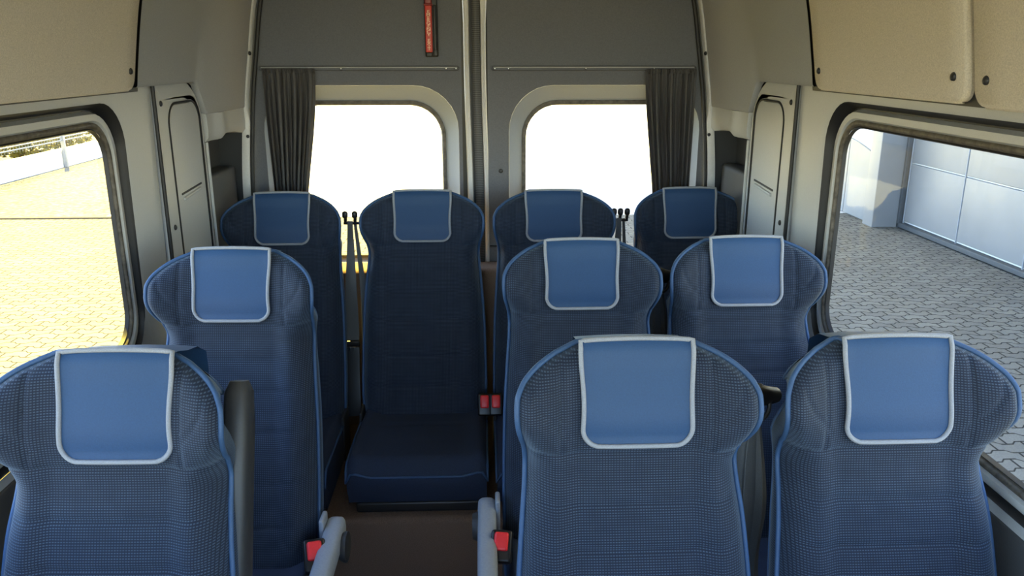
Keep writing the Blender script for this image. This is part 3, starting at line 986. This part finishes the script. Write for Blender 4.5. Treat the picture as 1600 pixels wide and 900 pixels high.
def curtain(x0, x1, xb0, xb1, zt, zb, seed, label):
    t = empty('curtain', ((x0 + x1) / 2, RB - .035, zt)); tag(t, label, 'curtain', 'dark curtains at the rear windows')
    rnd = random.Random(seed)
    b = MB(); rows = []
    NX, NZ = 150, 50
    np_ = 9.5
    ph = [rnd.uniform(0, 6.28) for _ in range(4)]
    cx = (x0 + x1) / 2
    for i in range(NZ + 1):
        v = i / NZ
        z = zt + (zb - zt) * v
        e = S(v / .85)
        a, c = x0 + (xb0 - x0) * e, x1 + (xb1 - x1) * e
        row = []
        for j in range(NX + 1):
            u = j / NX
            uu = u + .018 * math.sin(6.28 * u * 2.3 + ph[0]) + .010 * v * math.sin(6.28 * u * 3.1 + ph[1])
            amp = .006 + .012 * min(1, v * 4)
            y = amp * math.sin(2 * PI * np_ * uu + ph[2]) + .004 * math.sin(2 * PI * np_ * 2.7 * uu + ph[3] + v * 2)
            x = a + (c - a) * uu + .0035 * math.sin(2 * PI * np_ * 2 * uu + ph[1])
            row.append((x - cx, y, z - zt))
        rows.append(row)
    b.grid(rows)
    o = b.build('drape', M['curtain'], t, angle=80)
    md = o.modifiers.new('thick', 'SOLIDIFY'); md.thickness = .0015
    h = MB(); hr = []
    for i in range(4):
        hr.append([(x0 - cx + (x1 - x0) * j / 90, (.005 + .003 * (i % 2)) * math.sin(2 * PI * 17 * j / 90) - .004, .002 - .016 * i / 3) for j in range(91)])
    h.grid(hr); o2 = h.build('heading_tape', M['curtain'], t, angle=80)
    md = o2.modifiers.new('thick', 'SOLIDIFY'); md.thickness = .003
    return t
curtain(-.752, -.574, -.738, -.640, 1.547, .83, 11, 'dark gathered curtain at the rear window on the sunlit side')
curtain(.586, .758, .640, .754, 1.545, .83, 23, 'dark gathered curtain at the rear window on the garage side')

# emergency handle with lettering
t = empty('emergency_handle', (-.172, RB, 1.70)); tag(t, 'red emergency exit handle with upright lettering on the rear door', 'emergency handle')
b = MB()
b.rbox((.004, -.008, .0), (.046, .014, .225), .006)
b.rbox((.017, -.016, -.02), (.012, .020, .16), .005)
b.rbox((.018, -.018, -.098), (.016, .018, .024), .005)
b.rbox((-.004, -.014, -.104), (.022, .016, .016), .004)
b.build('holder', M['dark_plastic'], t)
b = MB(); b.rbox((-.004, -.020, -.019), (.024, .016, .156), .004); hb = b.build('grip', M['grip_red'], t); hb['label'] = 'bright red grip with pale lettering'
b = MB(); b.rbox((-.004, -.021, .086), (.025, .018, .050), .005); b.rbox((-.004, -.021, .060), (.031, .018, .006), .0025); b.build('hammer_neck', plain('dark_red_plastic', (.22, .02, .02), .4), t)
def text_mesh(txt, size, mat, name, parent, loc, rot):
    cu = bpy.data.curves.new('lettering', 'FONT'); cu.body = txt; cu.size = size; cu.align_x = 'CENTER'; cu.align_y = 'CENTER'; cu.extrude = .0004; cu.space_character = 1.06
    tmp = bpy.data.objects.new('lettering', cu); COL.objects.link(tmp)
    dg = bpy.context.evaluated_depsgraph_get()
    me = bpy.data.meshes.new_from_object(tmp.evaluated_get(dg))
    bpy.data.objects.remove(tmp)
    me.materials.clear(); me.materials.append(mat)
    o = link(bpy.data.objects.new(name, me), parent); o.location = loc; o.rotation_euler = rot
    return o
# each letter upright, stacked downwards
word = 'EMERGENCY EXIT'
lt = MB()
cu = bpy.data.curves.new('lettering', 'FONT'); cu.body = '\n'.join(word); cu.size = .0155; cu.align_x = 'CENTER'; cu.align_y = 'CENTER'; cu.extrude = .0004; cu.space_line = .70; cu.offset = .0002
tmp = bpy.data.objects.new('lettering', cu); COL.objects.link(tmp)
me = bpy.data.meshes.new_from_object(tmp.evaluated_get(bpy.context.evaluated_depsgraph_get()))
bpy.data.objects.remove(tmp)
me.materials.clear(); me.materials.append(M['letter'])
zz = [v.co.y for v in me.vertices]; mid_ = (max(zz) + min(zz)) / 2
o = link(bpy.data.objects.new('lettering', me), hb); o.location = (-.004, -.0285, -.024); o.rotation_euler = (PI / 2, 0, 0)
ysc = .132 / (max(zz) - min(zz))
for v in me.vertices: v.co.x *= 1.2; v.co.y = (v.co.y - mid_) * ysc

# ------------------------------------------------------------------ front end of the body, behind the camera (open windscreen, cab side glass)
b = MB(); b.rbox((0, -1.34, .45), (1.80, .06, 1.0), .01); struct('wall_front', b, M['panel'], 'dashboard end of the van behind the camera', 'wall panel')
w = empty('window_5', (0, 0, 0)); tag(w, 'windscreen of the van behind the camera', 'window', kind='structure')
b = MB(); b.grid([[(-.82, -1.32, .95), (.82, -1.32, .95)], [(-.78, -.80, 1.93), (.78, -.80, 1.93)]]); b.build('pane', M['glass'], w)
for s in (-1, 1):
    b = MB(); b.rbox((s * .885, -1.03, .45), (.03, .62, 1.0), .005); struct('wall_cab_' + ('left' if s < 0 else 'right'), b, M['panel'], 'cab door lower panel behind the camera, ' + SIDE[s], 'wall panel')

# ------------------------------------------------------------------ outside
GZ = -.62
def ground(name, x0, x1, y0, y1, mat, label, dz=0.0):
    b = MB(); nx = ny = 2
    b.grid([[(x0 + (x1 - x0) * i / nx, y0 + (y1 - y0) * j / ny, GZ + dz) for i in range(nx + 1)] for j in range(ny + 1)])
    o = b.build(name, mat); tag(o, label, 'ground', kind='structure'); return o
ground('ground', -14, 5.62, -12, 11.4, M['pavers'], 'zigzag concrete pavers around the van')
ground('ground_gravel', -40, -5.4, 11.4, 26, M['gravel'], 'sunlit gravel strip beyond the pavers')
ground('ground_concrete', -5.4, 40, 11.4, 26, M['concrete'], 'sunlit pale concrete behind the van')
ground('ground_yard', -60, 60, 26, 100, M['concrete'], 'far sunlit pale concrete yard behind the van')
b = MB(); b.rbox((-7.2, 11.42, GZ + .005), (8.0, .10, .03), .008); tag(b.build('kerb', plain('brown_kerb', (.10, .075, .05), .9, .2, 30)), 'flush kerb where the pavers meet the gravel', 'kerb', kind='structure')
b = MB(); b.rbox((1.95, 3.6, GZ + .004), (.16, 12.0, .02), .006); tag(b.build('kerb_drain', M['kerb']), 'granular concrete kerb strip in the pavers beside the garage side window', 'kerb', kind='structure')

# low wall and fence on the sunlit side
b = MB(); b.rbox((-8.75, 14.5, GZ + .16), (.22, 13.0, .38), .015)
tag(b.build('garden_wall', M['plaster']), 'low white garden wall under the wire fence', 'low wall', kind='structure')
f = empty('fence', (-8.6, 14.5, GZ)); tag(f, 'grey wire fence in front of the yellow shrubs', 'fence')
for k in range(5):
    b = MB(); b.rbox((0, -5 + 2.5 * k, .72), (.07, .07, 1.44), .008); b.build('post', M['metal_grey'], f)
for z in (.55, .62, 1.0, 1.38):
    b = MB(); b.tube([(0, -6.2, z), (0, 6.2, z)], .012, 6); b.build('rail', M['metal_grey'], f)
b = MB()
for k in range(124): b.tube([(.0, -6.2 + .1 * k, .5), (.0, -6.2 + .1 * k, 1.40)], .0035, 4, caps=False)
b.build('wire_mesh', M['metal_grey'], f)
def shrub(x, y, h, r, seed, label):
    t = empty('shrub', (x, y, GZ)); tag(t, label, 'shrub', 'yellow shrubs behind the fence')
    rnd = random.Random(seed)
    b = MB()
    for k in range(7):
        a = rnd.uniform(0, 6.28); q = rnd.uniform(.3, .8) * r
        b.tube([(0, 0, 0), (q * .4 * math.cos(a), q * .4 * math.sin(a), h * .4), (q * math.cos(a), q * math.sin(a), h * .85)], [.02, .013, .006], 5)
    b.build('stem', M['bark'], t)
    b = MB()
    for k in range(1100):
        while True:
            p = Vector((rnd.uniform(-1, 1), rnd.uniform(-1, 1), rnd.uniform(-1, 1)))
            if .3 < p.length < 1: break
        c = Vector((p.x * r, p.y * r, h * .55 + p.z * h * .48))
        u = Vector((rnd.gauss(0, 1), rnd.gauss(0, 1), rnd.gauss(0, 1))).normalized(); v = u.orthogonal().normalized()
        l = rnd.uniform(.05, .10)
        i0 = [b.add(c - u * l), b.add(c + v * l * .45 + u.cross(v) * l * .12), b.add(c + u * l), b.add(c - v * l * .45)]
        b.f.append(tuple(i0))
    b.build('foliage', M['leaf'], t, smooth=False)
    return t
for k, (x, y, h, r, lab) in enumerate(((-9.9, 10.6, 1.2, .8, 'yellow shrub behind the fence, first from the near end'), (-10.0, 12.3, 1.35, .85, 'yellow shrub behind the fence, second from the near end'), (-9.9, 14.1, 1.25, .8, 'yellow shrub behind the fence, third from the near end'),
        (-10.0, 15.9, 1.4, .85, 'yellow shrub behind the fence, fourth from the near end'), (-9.9, 17.7, 1.2, .8, 'yellow shrub behind the fence, fifth from the near end'), (-9.9, 19.5, 1.2, .8, 'yellow shrub behind the fence, at its far end'))):
    shrub(x, y, h, r, 40 + k, lab)

# garage building on the other side
gb = empty('garage_building', (5.56, 10.3, GZ)); tag(gb, 'white garage building with panelled doors across the pavers', 'garage')
b = MB(); b.rbox((.30, -3.2, 1.75), (.40, 13.6, 3.5), .01); b.rbox((.45, -1.0, 5.1), (.30, 20.0, 3.4), .01); b.rbox((.30, -9.0, 1.75), (.40, 4.0, 3.5), .01); b.build('facade', M['plaster'], gb)  # upper wall, out of view, raised to cut sky light on this side
b = MB()
for k in range(6):
    y1 = -.02 - 1.22 * k; y0 = y1 - 1.20
    for z0, z1 in ((.10, .86), (.88, 1.64), (1.66, 2.40)):
        b.rbox((.085, (y0 + y1) / 2, (z0 + z1) / 2), (.05, y1 - y0, z1 - z0), .008)
gd = b.build('garage_door', M['garage'], gb)
b = MB()
for k in range(7): b.rbox((.062, -.01 - 1.22 * k, 1.25), (.02, .013, 2.40), .004)
b.build('muntin', M['metal_grey'], gd)
b = MB(); b.rbox((.055, -1.62, 1.22), (.04, .10, .03), .008); b.build('handle', M['black'], gd)
b = MB(); b.rbox((.05, -3.9, .045), (.10, 7.9, .06), .01); b.rbox((.03, .035, 1.3), (.06, .05, 2.6), .008); b.build('door_frame', M['dark_gap'], gb)
b = MB(); b.rbox((-.02, .20, 1.75), (.62, .28, 3.5), .01); b.build('pier', M['pier_and_shade'], gb)
# wall beyond the pier with its arched shade added as a grey slab
b = MB()
b.rbox((-.02, 3.6, 1.75), (.36, 6.6, 3.5), .01); b.build('far_facade', M['plaster'], gb)
b = MB()
def arch(y0, y1, zs, rise, x):
    pts = [(y0, 0.02), (y1, 0.02)]
    for k in range(17):
        t = k / 16
        yy = y1 + (y0 - y1) * t
        pts.append((yy, zs + rise * math.sin(PI * t) ** .8))
    return [(x, y, z) for y, z in pts]
o0 = arch(.36, 1.35, .86, .0, -.20)
def shade_arch(y0, y1, f0, f1, label):
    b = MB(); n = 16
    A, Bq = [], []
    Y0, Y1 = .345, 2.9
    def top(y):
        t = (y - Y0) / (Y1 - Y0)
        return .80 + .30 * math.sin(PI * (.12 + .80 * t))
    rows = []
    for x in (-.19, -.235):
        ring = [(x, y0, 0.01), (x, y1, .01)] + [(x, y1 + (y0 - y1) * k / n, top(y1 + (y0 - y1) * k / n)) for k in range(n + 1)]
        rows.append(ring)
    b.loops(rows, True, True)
    return b.build('arched_shade', M['pier_and_shade'], gb, angle=30)
shade_arch(.345, 1.16, 0, 0, ''); shade_arch(1.175, 2.9, 0, 0, '')
b = MB(); b.rbox((-2.88, 1.0, 6.62), (6.96, 11.4, .14), .02); b.build('sun_blocker', M['plaster'], gb)  # added slab, out of view, keeps the sun off this yard

# ------------------------------------------------------------------ light
sund = Vector((-.35, .70, 1.45)).normalized()
sun = bpy.data.lights.new('sun', 'SUN'); sun.energy = 18.0; sun.angle = math.radians(.6); sun.color = (1.0, .73, .10)
so = link(bpy.data.objects.new('sun', sun)); so.rotation_euler = (-sund).to_track_quat('-Z', 'Y').to_euler()
w = bpy.data.worlds.new('sky'); SC.world = w; w.use_nodes = True
nt = w.node_tree
sky = N(nt, 'ShaderNodeTexSky', sky_type='NISHITA'); sky.sun_disc = False
sky.sun_elevation = math.asin(sund.z); sky.sun_rotation = math.atan2(sund.x, sund.y)
sky.air_density = 1.0; sky.dust_density = .2; sky.ozone_density = 1.0
bg = nt.nodes['Background']; bg.inputs[1].default_value = .46
hs = N(nt, 'ShaderNodeHueSaturation', inp={'Saturation': 1.0}); L(nt, sky.outputs[0], hs.inputs['Color']); L(nt, hs.outputs[0], bg.inputs[0])

# ------------------------------------------------------------------ camera
cam = bpy.data.cameras.new('camera'); cam.sensor_width = 36; cam.lens = 36 * 1250 / 1600; cam.clip_start = .02; cam.clip_end = 300
co = link(bpy.data.objects.new('camera', cam))
pit = math.atan(362 / 1250); yaw = math.atan(50 * math.cos(pit) / 1250)
co.location = (0, 0, 1.59); co.rotation_euler = (PI / 2 - pit, 0, -yaw)
SC.camera = co

SC.view_settings.view_transform = 'Standard'; SC.view_settings.look = 'None'; SC.view_settings.gamma = 1; SC.view_settings.use_curve_mapping = False
SC.view_settings.exposure = 1.45
SC.cycles.use_denoising = True
SC.cycles.max_bounces = 10; SC.cycles.diffuse_bounces = 6; SC.cycles.transparent_max_bounces = 12
SC.cycles.caustics_reflective = False; SC.cycles.caustics_refractive = False
SC.cycles.sample_clamp_indirect = 6.0
